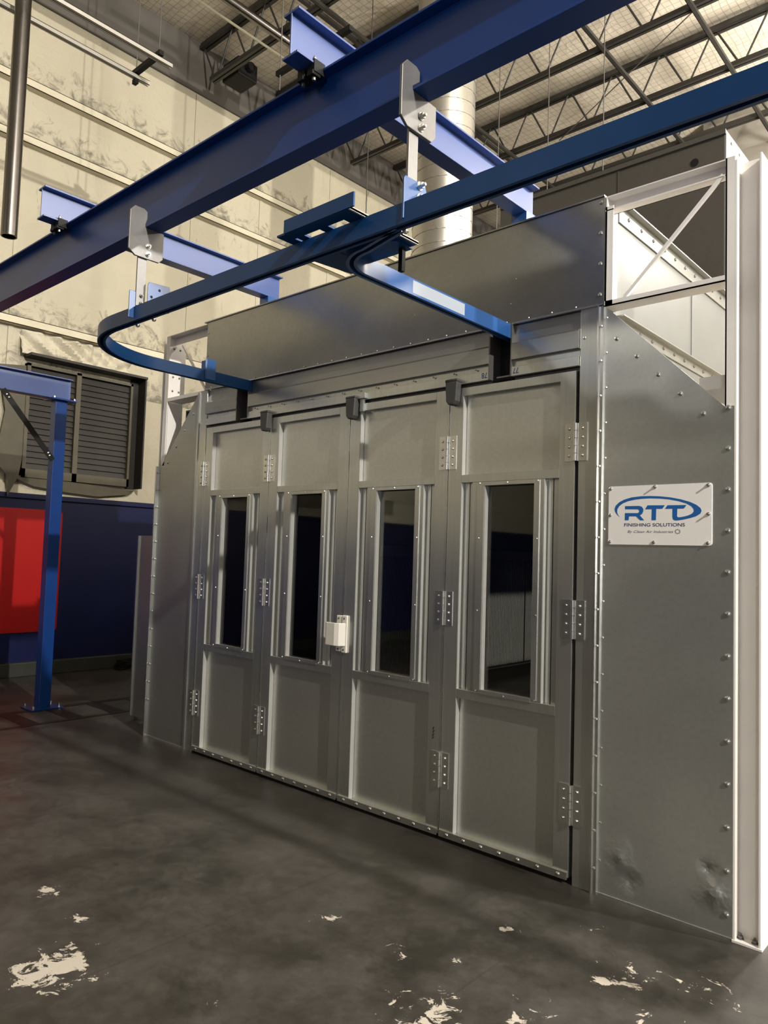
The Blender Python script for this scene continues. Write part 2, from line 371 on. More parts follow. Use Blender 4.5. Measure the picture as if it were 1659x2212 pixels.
# louvered vent in the left wall
win = bpy.data.objects.new('window_1', None); COL.objects.link(win); win.location = (XW, 1.0, 2.35); win['kind'] = 'structure'; win['label'] = 'dusty brown louvered vent in a deep hood on cream wall'
ORG[win.name] = Vector((XW, 1.0, 2.35))
LY0, LY1, LZ0, LZ1 = 0.24, 1.60, 2.34, 3.70
hd = 0.10
MB().prism([(XW+0.0, LZ1+0.07), (XW+0.0, LZ1+0.10), (XW+hd+0.12, LZ1+0.10), (XW+hd+0.12, LZ1+0.07)], 'y', LY0-0.02, LY1+0.13).build('hood_top', 'louver_dark', win)
MB().box(XW, XW+hd+0.10, LY1+0.11, LY1+0.13, LZ0-0.02, LZ1+0.07).build('hood_side', 'louver_dark', win)
MB().box(XW, XW+0.02, LY1, LY1+0.11, LZ0-0.02, LZ1+0.07).build('hood_back', 'louver_dark', win)
fm_ = MB()
for y0, y1 in ((LY0, LY0+0.04), (0.84, 0.90), (LY1-0.03, LY1)): fm_.box(XW, XW+0.085, y0, y1, LZ0, LZ1)
fm_.box(XW, XW+0.085, LY0, LY1, LZ1-0.03, LZ1); fm_.box(XW, XW+0.085, LY0, LY1, LZ0, LZ0+0.10)
fm_.build('louver_frame', 'louver_frame', win)
MB().box(XW+0.001, XW+0.012, LY0, LY1, LZ0, LZ1).build('louver_backing', 'louver_dark', win)
for (y0, y1) in ((LY0+0.045, 0.835), (0.905, LY1-0.035)):
    for k in range(17):
        z = LZ0 + 0.14 + k*0.0712
        MB().slat((XW+0.045, y0, z), (XW+0.045, y1, z), (0.022, 0, -0.075), 0.080, 0.006).build('slat', 'louver', win)
fl = MB()  # torn facing strip hanging below the louver
fl.prism([(LY0-0.10, 2.36), (LY1+0.10, 2.30), (LY1+0.02, 2.24), (1.2, 2.18), (0.8, 2.20), (0.4, 2.24), (LY0-0.10, 2.33)], 'x', XW+0.05, XW+0.07)
fl.build('torn_facing_strip', 'louver_frame', win)
fs = MB()
fs.prism([(LY0-0.32, 3.62), (LY0-0.02, 3.66), (LY0+0.05, 3.2), (LY0+0.02, 2.7), (LY0-0.03, 2.35), (LY0-0.14, 2.10), (LY0-0.17, 2.35), (LY0-0.30, 2.5), (LY0-0.22, 3.1)], 'x', XW+0.06, XW+0.075)
fs.build('torn_facing_flap', 'louver_frame', win)

# red board on the navy wall
rb = MB(); rr = 0.05; pts = []
for (cx, cz, a0) in ((0.78-rr, 1.97-rr, 0), (-1.2+rr, 1.97-rr, 90), (-1.2+rr, 0.51+rr, 180), (0.78-rr, 0.51+rr, 270)):
    for k in range(5):
        a = math.radians(a0+22.5*k); pts.append((cx+rr*math.cos(a), cz+rr*math.sin(a)))
rb.prism(pts, 'x', XW+0.02, XW+0.035)
tag(rb.build('wall_board', 'red'), 'large glossy red board with rounded corners on navy wall', 'board')

# coil of wire by the wall
ck = MB()
for k in range(5):
    cx, cy = -8.80+random.uniform(-.04,.04), 1.62+random.uniform(-.05,.05)
    pr = [(Vector((cx+0.10*math.cos(t), cy+0.12*math.sin(t), 0.02+0.022*k+0.012*math.sin(2*t+k)))) for t in [2*math.pi*i/14 for i in range(15)]]
    for a, b2 in zip(pr, pr[1:]): ck.bar(a, b2, 0.008, 5)
tag(ck.build('wire_coil', 'black'), 'small tangled coil of dark wire on floor by wall', 'wire coil')

# roof joists
JT, JB, PITCHX = 8.82, 8.16, 0.715
JY = [2.43, 3.85, 5.27, 6.67, 8.05]
jl = ['open web roof joist nearest the left wall lamp rails', 'open web roof joist half hidden above the big blue beam', 'open web roof joist just below the edge of the big blue beam',
      'open web roof joist between the blue beam and blue rail, fully shown', 'open web roof joist seen just above the dark plenum box']
for jy, lb in zip(JY, jl):
    t = thing('roof_joist', lb, 'roof joist', (-3, jy, JB), 'open web joists under the roof')
    x0, x1 = -8.72, 6.0
    MB().box(x0-0.25, x1, jy-0.06, jy-0.01, JT-0.07, JT).box(x0-0.25, x1, jy+0.01, jy+0.06, JT-0.07, JT).build('top_chord', 'joist', t)
    MB().box(x0, x1, jy-0.05, jy-0.01, JB, JB+0.06).box(x0, x1, jy+0.01, jy+0.05, JB, JB+0.06).build('bottom_chord', 'joist', t)
    xb = -6.48 - 3*PITCHX; 
    wm = None
    k = 0
    while xb + k*PITCHX < x1 - 0.4:
        x = xb + k*PITCHX
        for (xa, za, xc, zc) in ((x+0.03, JB+0.03, x+PITCHX/2-0.02, JT-0.03), (x-0.03, JB+0.03, x-PITCHX/2+0.02, JT-0.03)):
            MB().bar((xa, jy, za), (xc, jy, zc), 0.014, 6).build('web_bar', 'joist', t)
        k += 1
for x, lb in ((-6.42, 'dark bridging bar crossing the joists beside the spiral duct'), (-4.16, 'dark bridging bar crossing the joists right of the blue beam'), (-3.03, 'dark bridging bar crossing the joists at the upper right corner')):
    y_ = 2.8 if x == -4.16 else 1.2
    t = MB().box(x-0.025, x+0.025, y_, 8.85, JB-0.045, JB-0.001); t.box(x-0.025, x-0.018, y_, 8.85, JB-0.045, JB+0.03)
    tag(t.build('bridging_bar', 'joist'), lb, 'bridging bar', 'bridging bars under the joists')
x = -7.1
tag(MB().box(x-0.03, x+0.03, 2.0, 8.0, JT-0.13, JT-0.075).build('bridging_bar', 'joist'), 'dark bridging bar at roof behind the upper blue crossbeam end', 'bridging bar', 'bridging bars under the joists')
# thin diagonal cable under the joists
tag(MB().bar((-5.6, 6.72, 8.12), (-2.6, 5.4, 8.5), 0.008, 5).build('roof_cable', 'cable'), 'thin diagonal cable slung between the roof joists', 'cable')

# conduit and gas pipe along the roof near the left wall
tag(MB().bar((-7.17, -3, 8.10), (-7.17, 8.8, 8.10), 0.055, 14).build('roof_pipe', 'pipe', smooth=True), 'thick dark pipe running under the roof behind blue crossbeam end', 'pipe')
tag(MB().bar((-7.46, -3, 8.10), (-7.46, 8.8, 8.10), 0.016, 8).build('roof_conduit', 'girt', smooth=True), 'thin pale conduit running beside the thick roof pipe', 'conduit')
# dark motor box hung at the joist
t = thing('unit_heater', 'black motor box hung at the end of the roof joist', 'motor', (-8.35, 2.75, 8.1))
MB().box(-8.62, -8.25, 2.52, 2.86, 8.16, 8.42).build('housing', 'black', t, 0.02)
MB().bar((-8.25, 2.69, 8.30), (-8.16, 2.69, 8.30), 0.06, 10).build('shaft_collar', 'black', t)
# hanging wires
def wire(x, y, z0, z1, label, r=0.006, mat='cable'):
    tag(MB().bar((x, y, z0), (x, y, z1), r, 5).build('hanging_wire', mat), label, 'wire', 'wires hanging from the roof')

# vertical pipe, upper left
t = thing('drop_pipe', 'dark grey vertical pipe ending open in mid air at left edge', 'pipe', (-6.60, -0.93, 4.18))
px, py = -6.60, -0.93
pm_ = MB(); n = 20
for z, r in ((4.18, 0.066), (8.8, 0.066), (8.8, 0.055), (4.18, 0.055)):
    for k in range(n): a = 2*math.pi*k/n; pm_.v.append((px+r*math.cos(a), py+r*math.sin(a), z))
for q in range(4):
    for k in range(n): pm_.f.append((q*n+k, q*n+(k+1)%n, ((q+1)%4)*n+(k+1)%n, ((q+1)%4)*n+k))
pm_.build('pipe_shell', 'pipe', t, smooth=True)
MB().bar((px, py, 4.30), (px, py, 4.31), 0.054, 12).build('pipe_inside', 'black', t)

# hanging strut frame (two long rails joined by a cross piece)
t = thing('strut_frame', 'pair of long hanging metal rails joined by a dark cross piece', 'rail frame', (-6.6, -1.0, 6.3))
for x, mt_ in ((-6.80, 'strip'), (-6.375, 'strip')):
    r_ = MB(); zz = 6.28
    r_.box(x-0.022, x-0.016, -6.0, 0.40, zz, zz+0.045).box(x+0.016, x+0.022, -6.0, 0.40, zz, zz+0.045).box(x-0.022, x+0.022, -6.0, 0.40, zz+0.039, zz+0.045)
    r_.box(x-0.022, x-0.009, -6.0, 0.40, zz, zz+0.004).box(x+0.009, x+0.022, -6.0, 0.40, zz, zz+0.004)
    r_.build('rail', mt_, t)
MB().box(-6.86, -6.33, 0.235, 0.285, 6.33, 6.375).build('cross_piece', 'black', t)
MB().box(-6.84, -6.78, 0.24, 0.28, 6.235, 6.28).build('rail_clip', 'black', t)
MB().bar((-6.80, 0.26, 6.37), (-6.80, 0.26, 8.8), 0.006, 5).build('drop_wire', 'cable', t)
MB().bar((-6.375, 0.26, 6.37), (-6.375, 0.26, 8.8), 0.006, 5).build('drop_wire', 'cable', t)
# two short hung struts
t = thing('hung_strut', 'short dark strut hung on a wire behind upper blue crossbeam', 'strut', (-5.2, 1.25, 6.5))
MB().box(-5.75, -4.70, 1.20, 1.245, 6.36, 6.41).build('bar', 'black', t); MB().bar((-5.70, 1.22, 6.2), (-5.70, 1.22, 8.8), 0.007, 5).build('drop_wire', 'cable', t)
t = thing('hung_strut', 'short dark strut hung on a wire left of the spiral duct', 'strut', (-5.6, 3.2, 5.9))
MB().box(-6.42, -5.2, 3.18, 3.225, 5.72, 5.77).build('bar', 'black', t); MB().bar((-6.35, 3.2, 5.72), (-6.35, 3.2, 8.8), 0.007, 5).build('drop_wire', 'cable', t)
wire(-0.98, 1.6, 4.2, 8.8, 'pale hanging rod at the upper right, behind the blue rail', 0.012, 'strip')
wire(-5.05, 4.2, 5.0, 8.8, 'thin wire hanging just right of the spiral duct')
wire(-4.35, 4.2, 5.0, 8.8, 'thin wire hanging over the middle of the blue crossbeam')
wire(-3.65, 4.2, 5.0, 8.8, 'thin wire hanging left of the diagonal roof cable')

# spiral duct behind the booth
t = thing('spiral_duct', 'tall grey spiral duct rising behind the booth header', 'duct', (-4.46, 2.35, 3.386))
dcx, dcy, dr = -4.46, 2.35, 0.30
dm = MB(); nseg, ztop = 32, 8.8; nz_ = 60
for j in range(nz_+1):
    z = 3.39 + (ztop-3.39)*j/nz_
    for k in range(nseg): a = 2*math.pi*k/nseg; dm.v.append((dcx+dr*math.cos(a), dcy+dr*math.sin(a), z))
for j in range(nz_):
    for k in range(nseg): dm.f.append((j*nseg+k, j*nseg+(k+1)%nseg, (j+1)*nseg+(k+1)%nseg, (j+1)*nseg+k))
dm.build('duct_wall', 'duct', t, smooth=True)
sp_ = MB(); pth = []
for k in range(0, 30*24):
    a = 2*math.pi*k/24; z = 3.42+0.13*k/24
    if z > 6.6: break
    c_, s_ = math.cos(a), math.sin(a); pth.append(((dcx+dr*c_, dcy+dr*s_, z), (c_, s_, 0), (0, 0, 1)))
sp_.sweep(pth, [(-0.002, -0.006), (0.005, -0.003), (0.005, 0.003), (-0.002, 0.006)]).build('spiral_seam', 'duct', t)
MB().bar((dcx, dcy, 5.55), (dcx, dcy, 5.60), dr+0.02, 32).build('joint_collar', 'duct', t)
MB().bar((dcx, dcy, 3.386), (dcx, dcy, 3.41), dr+0.05, 32).build('base_flange', 'galv', t)

# ================================================================== BOOTH
booth = thing('spray_booth', 'galvanised finishing booth with four folding doors and white side frames', 'spray booth', (-3.3, 0, 0))
X0, DW = -4.905, 0.793
DX = [X0 + DW*i for i in range(5)]
# frame strips either side of the doors
MB().box(-1.724, -1.628, -0.004, 0.05, 0, 2.81).build('jamb', 'galv_frame', booth, 0.002)
MB().box(-5.006, -4.910, -0.004, 0.05, 0, 2.81).build('jamb', 'galv_frame', booth, 0.002)
MB().box(-1.626, -1.618, -0.022, 0.02, 0, 2.805).box(-1.618, -1.598, -0.012, 0.02, 0, 2.80).build('corner_angle', 'bright', booth)
MB().box(-5.030, -5.008, -0.010, 0.02, 0, 2.80).build('corner_angle', 'galv_frame', booth)
# wing panels
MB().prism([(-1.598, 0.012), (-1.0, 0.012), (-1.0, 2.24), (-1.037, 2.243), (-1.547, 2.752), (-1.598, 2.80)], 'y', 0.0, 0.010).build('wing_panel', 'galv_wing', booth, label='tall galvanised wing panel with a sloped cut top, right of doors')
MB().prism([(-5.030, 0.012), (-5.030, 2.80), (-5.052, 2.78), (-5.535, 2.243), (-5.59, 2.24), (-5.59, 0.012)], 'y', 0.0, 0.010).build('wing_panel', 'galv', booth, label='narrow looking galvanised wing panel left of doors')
MB().box(-5.596, -5.582, -0.020, 0.0, 0.0, 2.24).build('edge_angle', 'bright', booth)
MB().box(-1.598, -1.0, -0.004, 0.02, 0.0, 0.012).build('floor_angle', 'galv_frame', booth)
MB().box(-5.59, -5.03, -0.004, 0.02, 0.0, 0.012).build('floor_angle', 'galv_frame', booth)
# header
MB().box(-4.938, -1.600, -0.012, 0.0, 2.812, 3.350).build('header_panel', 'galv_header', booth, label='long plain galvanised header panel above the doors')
MB().box(-4.975, -1.600, -0.020, 0.10, 3.350, 3.358).build('header_lip', 'galv_header', booth)
MB().box(-4.938, -1.600, -0.016, 0.0, 2.806, 2.814).build('header_hem', 'bright', booth)
segs = ((-4.908, -4.512), (-4.372, -2.257), (-2.115, -1.726))
for i, (a, b2) in enumerate(segs):
    MB().box(a, b2, 0.012, 0.02, 2.700, 2.806).build('track_back', 'galv_track', booth)
    tb = MB().prism([(-0.022, 2.612), (-0.022, 2.700), (-0.010, 2.712), (0.012, 2.712), (0.012, 2.612)], 'x', a, b2); tb.build('track_channel', 'galv_track', booth)
    MB().box(a, b2, 0.004, 0.02, 2.560, 2.614).build('track_groove', 'galv_frame', booth)
    MB().box(a, b2, -0.014, 0.004, 2.523, 2.574).build('track_rail', 'galv_frame', booth, 0.002)
for (a, b2) in ((-4.512, -4.372), (-2.257, -2.115)):
    MB().box(a-0.002, a+0.006, -0.020, 0.16, 2.524, 2.81).build('slot_cheek', 'steel', booth)
    MB().box(b2-0.006, b2+0.002, -0.020, 0.16, 2.524, 2.81).build('slot_cheek', 'steel', booth)
    MB().box(a+0.006, b2-0.006, 0.085, 0.095, 2.524, 2.806).build('slot_brush', 'black', booth)
    MB().prism([(a+0.05, -0.016), (b2-0.006, -0.016), (b2-0.006, 0.06), (a+0.03, 0.06)], 'z', 2.524, 2.532).build('slot_ledge', 'steel', booth)
for a, b2 in segs: MB().box(a, b2, 0.022, 0.12, 2.505, 2.815).build('header_beam', 'steel', booth)

# screws of header, tracks, wings, angles (too small to pick apart)
s_ = MB()
for k in range(24):
    x = -4.85 + k*0.135
    s_.dome((x, -0.016, 2.820), (0,-1,0), 0.006, 0.005, 6)
for k in range(8): s_.dome((-1.618, -0.013, 2.86+k*0.155), (0,-1,0), 0.010, 0.006) if 2.86+k*0.155 < 3.34 else None
for k in range(3): s_.dome((-4.922, -0.013, 2.90+k*0.18), (0,-1,0), 0.008, 0.005)
for (x, z) in ((-2.80, 2.99), (-2.10, 3.05), (-2.13, 2.92), (-4.15, 2.96), (-3.3, 3.2)): s_.dome((x, -0.012, z), (0,-1,0), 0.004, 0.003, 6)
for k in range(14):
    x = -4.30+k*0.15
    if x < -2.28: s_.dome((x, -0.004, 2.592), (0,-1,0), 0.005, 0.012, 6)
for k in range(16): s_.dome((-1.608, -0.013, 0.12+k*0.172), (0,-1,0), 0.007, 0.006, 6)
for k in range(16): s_.dome((-1.585, -0.001, 0.16+k*0.172), (0,-1,0), 0.006, 0.005, 6)
z = 0.10
for k in range(13):
    s_.dome((-1.022, -0.001, 0.10+k*0.178), (0,-1,0), 0.012, 0.007, 8)
for k in range(5):
    tt = (k+0.6)/5.2; s_.dome((-1.56+tt*0.53-0.035, -0.001, 2.72-tt*0.53-0.03), (0,-1,0), 0.011, 0.007, 8)
for k in range(14): s_.dome((-5.565, -0.001, 0.30+k*0.145), (0,-1,0), 0.008, 0.006, 6)
for k in range(4):
    tt = (k+0.5)/4; s_.dome((-5.06-tt*0.46+0.02, -0.001, 2.73-tt*0.50-0.03), (0,-1,0), 0.010, 0.006, 6)
s_.dome((-1.70, -0.005, 2.66), (0,-1,0), 0.008, 0.006, 6)
s_.build('panel_screws', 'galv_frame', booth, smooth=True, kind='stuff')

# doors -------------------------------------------------------------
Y0, Y1 = -0.006, 0.034
def leaf(x0, i):
    x1 = x0 + DW - (0.010 if i == 3 else 0.006); xa = x0 + 0.003
    fr_ = MB()
    fr_.box(xa, x0+0.094, Y0, Y1, 0.03, 2.503); fr_.box(x0+0.698, x1, Y0, Y1, 0.03, 2.503)
    fr_.box(x0+0.094, x0+0.698, Y0, Y1, 2.457, 2.503)
    fr_.box(x0+0.094, x0+0.698, Y0, Y1, 1.967, 2.011)
    fr_.box(x0+0.094, x0+0.698, Y0, Y1, 0.784, 0.834)
    fr_.box(x0+0.094, x0+0.698, Y0, Y1, 0.03, 0.054)
    fr_.box(x0+0.170, x0+0.250, Y0, Y1, 0.834, 1.967); fr_.box(x0+0.562, x0+0.616, Y0, Y1, 0.834, 1.967)
    fr_.box(x0+0.250, x0+0.562, Y0, Y1, 1.947, 1.967); fr_.box(x0+0.250, x0+0.562, Y0, Y1, 0.834, 0.850)
    side = ['leftmost', 'second', 'third', 'rightmost'][i]
    L = fr_.build('door_leaf', 'galv_frame', booth, 0.0015, label=side+' door leaf counted from the left, with tall narrow window')
    ORG[L.name] = Vector((0,0,0)); 
    def sub(mb, nm, mat, **k):
        o = mb.build(nm, mat, None, **k); o.parent = L; return o
    sub(MB().box(x0+0.100, x0+0.697, Y1-0.006, Y1, 2.011, 2.457), 'upper_panel', 'panel')
    sub(MB().box(x0+0.100, x0+0.697, Y1-0.006, Y1, 0.054, 0.784), 'lower_panel', 'panel')
    for a, b2 in ((0.098, 0.170), (0.620, 0.698)):
        mid = (a+b2)/2 + (-0.004 if a < 0.3 else -0.010)
        sub(MB().box(x0+a, x0+mid, Y1-0.006, Y1, 0.834, 1.967), 'slot_panel', 'galv_frame')
        sub(MB().box(x0+mid+0.005, x0+b2, Y1-0.006, Y1, 0.834, 1.967), 'slot_panel', 'galv_frame')
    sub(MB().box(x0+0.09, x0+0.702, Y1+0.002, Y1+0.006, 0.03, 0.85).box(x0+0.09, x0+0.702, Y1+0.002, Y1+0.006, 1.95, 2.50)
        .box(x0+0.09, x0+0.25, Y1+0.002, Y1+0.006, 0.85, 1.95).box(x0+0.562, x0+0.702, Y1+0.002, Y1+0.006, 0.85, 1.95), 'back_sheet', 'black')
    tr_ = MB()
    tr_.box(x0+0.208, x0+0.252, Y0-0.006, Y0, 0.842, 1.985-0.022); tr_.box(x0+0.560, x0+0.592, Y0-0.006, Y0, 0.842, 1.963)
    tr_.box(x0+0.252, x0+0.560, Y0-0.006, Y0, 1.945, 1.963); tr_.box(x0+0.252, x0+0.560, Y0-0.006, Y0, 0.828, 0.852)
    sub(MB().box(x0+0.250, x0+0.258, Y0-0.003, Y1, 0.850, 1.947), 'window_lit_lining', 'lit_return')
    sub(tr_, 'window_trim', 'galv_frame', bevel=0.001)
    for z0_, z1_ in ((2.011, 2.457), (0.054, 0.784)): sub(MB().box(x0+0.094, x0+0.0965, Y0+0.001, Y1-0.002, z0_, z1_), 'panel_lit_lining', 'lit_return')
    for a_ in (0.094, 0.616): sub(MB().box(x0+a_, x0+a_+0.0025, Y0+0.001, Y1-0.002, 0.834, 1.967), 'slot_lit_lining', 'lit_return')
    sub(MB().box(x0+0.255, x0+0.565, Y1-0.012, Y1-0.008, 0.848, 1.95), 'window_pane', 'glass')
    bs = MB().box(x0+0.005, x1-0.004, Y0-0.010, Y0, 0.022, 0.058)
    sub(bs, 'bottom_strip', 'galv_frame', bevel=0.001)
    sub(MB().box(x0+0.02, x1-0.02, 0.006, 0.014, 0.0, 0.03), 'gap_shade', 'black')  # black strip puts the shade of the gap under the leaf into colour
    sc_ = MB()
    for k in range(7): sc_.dome((x0+0.06+k*0.112, Y0-0.010, 0.040), (0,-1,0), 0.010, 0.007)
    for z in (1.958, 1.66, 1.27, 0.842):
        sc_.dome((x0+0.225, Y0-0.006, z), (0,-1,0), 0.005, 0.005, 6); sc_.dome((x0+0.583, Y0-0.006, z), (0,-1,0), 0.005, 0.005, 6)
    sc_.dome((x0+0.40, Y0-0.006, 1.957), (0,-1,0), 0.005, 0.005, 6); sc_.dome((x0+0.40, Y0-0.006, 0.836), (0,-1,0), 0.005, 0.005, 6)
    sub(sc_, 'door_screws', 'bright', smooth=True, kind='stuff')
    return L
leaves = [leaf(DX[i], i) for i in range(4)]
# hinges
def hinge(x, zc, L):
    h = MB()
    h.box(x-0.060, x-0.009, Y0-0.004, Y0-0.0005, zc-0.095, zc+0.095); h.box(x+0.009, x+0.060, Y0-0.004, Y0-0.0005, zc-0.095, zc+0.095)
    for k in range(5): h.bar((x, Y0-0.010, zc-0.095+k*0.038+0.001), (x, Y0-0.010, zc-0.095+(k+1)*0.038-0.001), 0.0095, 10)
    for k in range(4):
        for dx in (-0.036, 0.036): h.dome((x+dx, Y0-0.004, zc-0.068+k*0.045), (0,-1,0), 0.0075, 0.008, 8)
    o = h.build('hinge', 'bright', None, smooth=True); o.parent = L
for i, X in ((0, DX[0]), (1, DX[1]), (3, DX[3]), (3, DX[4])):
    xx = X - (0.003 if X != DX[0] else 0.0)
    for zc in (2.141, 1.266, 0.378): hinge(xx, zc, leaves[i])
# continuous knuckle strip on the hinged seams
for i, X in ((0, DX[0]), (1, DX[1]), (2, DX[2]), (3, DX[3])):
    o = MB().box(X-0.004, X+0.001, Y0-0.003, Y0+0.01, 0.06, 2.50).build('seam_edge', 'bright'); o.parent = leaves[i]
# bumpers over the seams
for i, x in ((1, DX[1]-0.02), (2, DX[2]+0.045), (3, DX[3]+0.045)):
    bp = MB(); zt, zb = 2.535, 2.405
    bp.prism([(x-0.041, zt), (x-0.034, zb+0.02), (x-0.018, zb), (x+0.018, zb), (x+0.034, zb+0.02), (x+0.041, zt)], 'y', -0.060, -0.012)
    o = bp.build('bumper', 'rubber', None, 0.006); o.parent = leaves[i]
    o = MB().box(x-0.045, x+0.045, -0.06, -0.006, zt-0.004, zt+0.016).build('bumper_cap', 'rubber', None, 0.008); o.parent = leaves[i]
o = MB().box(DX[2]+0.075, DX[2]+0.150, -0.035, -0.012, 2.530, 2.566).build('catch_block', 'galv_frame', None, 0.002); o.parent = leaves[2]
o = MB().box(DX[2]+0.095, DX[2]+0.130, -0.022, -0.006, 2.45, 2.530).build('catch_tab', 'galv_frame', None, 0.002); o.parent = leaves[2]
# dark pen scribble low on the third leaf
sq = MB(); pq = [(0.0, 0.0), (0.010, 0.008), (0.002, 0.018), (0.012, 0.026), (0.004, 0.036), (0.013, 0.044), (0.003, 0.055), (0.012, 0.066)]
for (a0, b0), (a1, b1) in zip(pq, pq[1:]): sq.bar((-2.588+a0, Y0-0.0005, 0.535+b0), (-2.588+a1, Y0-0.0005, 0.535+b1), 0.0025, 4)
o = sq.build('pen_scribble', 'black'); o.parent = leaves[2]
# white latch over the centre seam
t = MB(); xc = DX[2]
lp = bpy.data.objects.new('door_latch', None); COL.objects.link(lp); lp['label'] = 'white cup shaped latch over the centre seam'; lp.location = (xc, Y0, 1.05); attach(lp, booth); ORG[lp.name] = Vector((xc, Y0, 1.05))
lp.matrix_parent_inverse = Matrix.Translation(-Vector((-3.3, 0, 0)))
MB().box(xc-0.052, xc-0.007, Y0-0.010, Y0, 0.937, 1.163).build('latch_plate', 'latch', lp, 0.006)
MB().box(xc-0.001, xc+0.045, Y0-0.014, Y0, 0.932, 1.166).build('latch_plate', 'latch', lp, 0.006)
cup = MB().prism([(xc+0.036, Y0-0.013), (xc+0.010, Y0-0.050), (xc-0.020, Y0-0.060), (xc-0.095, Y0-0.056), (xc-0.112, Y0-0.048), (xc-0.112, Y0-0.040), (xc-0.060, Y0-0.044), (xc-0.02, Y0-0.046), (xc, Y0-0.036), (xc+0.020, Y0-0.013)], 'z', 0.975, 1.118)
cup.build('latch_cup', 'latch', lp, 0.005)
sl = MB()
for dx, z in ((-0.030, 1.145), (-0.030, 0.953), (0.020, 1.146), (0.020, 0.952)): sl.dome((xc+dx, Y0-0.013, z), (0,-1,0), 0.007, 0.004, 8)
sl.build('latch_screws', 'steel', lp, smooth=True, kind='stuff')

# booth body ---------------------------------------------------------
BY = 7.5
bd = MB().box(-1.606, -1.600, 0.055, 3.85, 0.0, 3.37).box(-1.606, -1.600, 4.70, BY, 0.0, 3.37).box(-1.606, -1.600, 3.85, 4.70, 0.0, 2.08).box(-1.606, -1.600, 3.85, 4.70, 2.70, 3.37)  # unseen gap far back, added to let light onto the inner wall
bd.build('side_wall', 'body', booth, label='pale side wall of the booth running back')
for (z0, z1, nm) in ((3.275, 3.37, 'upper_flange'), (2.728, 2.792, 'lower_flange')):
    f_ = MB().box(-1.600, -1.592, 0.14, BY, z0, z1); f_.box(-1.600, -1.560, 0.14, BY, z1-0.006, z1); f_.build(nm, 'galv', booth)
    fb_ = MB()
    for k in range(40): fb_.dome((-1.592, 0.25+k*0.16, (z0+z1)/2), (1,0,0), 0.010, 0.008, 6)
    fb_.build('flange_bolts', 'steel', booth, kind='stuff')
for y in (1.2, 2.4, 3.6): MB().box(-1.600, -1.596, y-0.02, y+0.02, 2.79, 3.275).build('side_seam', 'body', booth)
MB().box(-5.46, -5.45, 0.16, BY, 0, 2.72).build('side_wall', 'inner', booth)
MB().box(-4.96, -4.95, 0.10, BY, 2.73, 3.37).build('side_wall', 'inner', booth)
MB().box(-5.46, -4.95, 0.16, BY, 2.72, 2.73).build('module_deck', 'inner', booth)
MB().box(-5.27, -5.0, 0.15, 0.16, 0.0, 2.72).build('module_front', 'plenum', booth)
MB().box(-5.45, -1.606, BY-0.01, BY, 0, 2.72).box(-4.95, -1.606, BY-0.01, BY, 2.72, 3.37).build('rear_wall', 'inner', booth)
MB().box(-4.96, -1.600, 0.10, BY, 3.37, 3.385).build('roof_sheet', 'galv', booth)
for k in range(7):
    y = 0.66 + k*0.985
    MB().box(-5.45, -5.36, y, y+0.945, 0.17, 1.535).build('filter_panel', 'filter', booth)
    MB().box(-5.45, -5.352, y-0.02, y+0.965, 1.540, 1.660).build('filter_batten', 'strip', booth)
    MB().box(-5.45, -5.40, y-0.018, y+0.963, 1.672, 2.15).build('filter_door', 'inner', booth)
MB().box(-5.45, -5.30, 0.6, 7.4, 0.0, 0.15).build('filter_sill', 'inner', booth)
MB().box(-5.45, -5.25, 0.6, 7.4, 2.16, 2.71).build('filter_plenum', 'inner', booth)

# plenum box on the roof
t = thing('roof_plenum', 'large dark sheet metal plenum box on the booth roof', 'plenum box', (-2.5, 2.8, 3.385))
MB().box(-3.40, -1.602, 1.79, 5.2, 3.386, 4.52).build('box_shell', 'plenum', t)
MB().box(-1.602, -1.590, 1.79, 5.2, 3.386, 4.52).build('box_side', 'body', t)
MB().box(-2.36, -2.353, 1.783, 1.79, 3.39, 4.5).build('sheet_seam', 'plenum', t)
MB().box(-3.40, -1.59, 1.775, 1.79, 4.49, 4.525).build('top_hem', 'plenum', t)
MB().bar((-1.80, 1.786, 4.36), (-1.80, 1.792, 4.36), 0.028, 14).build('knockout_hole', 'black', t)
hb = MB()
for k in range(18): hb.dome((-1.59, 1.9+k*0.18, 4.47), (1,0,0), 0.010, 0.006, 6)
hb.build('box_screws', 'steel', t, smooth=True, kind='stuff')
bw = MB().box(-1.56, -1.18, 0.5, 3.6, 2.30, 2.33)
tag(bw.build('plywood_sheet', 'wood'), 'pale plywood sheet resting behind the right sloped wing panel', 'plywood', None)
tt = thing('white_ledger', 'white steel angle beside the plywood behind right wing panel', 'steel angle', (-1.2, 0.1, 2.2))
MB().box(-1.17, -1.045, 0.07, 3.6, 2.34, 2.40).build('angle_leg', 'white', tt)
MB().box(-1.17, -1.15, 0.05, 0.09, 0.0, 2.34).box(-1.17, -1.15, 3.5, 3.54, 0.0, 2.34).build('angle_stand', 'white', tt)
MB().box(-1.58, -1.56, 0.5, 0.54, 0, 2.30).box(-1.58, -1.56, 3.5, 3.54, 0, 2.30).build('angle_stand', 'white', tt)

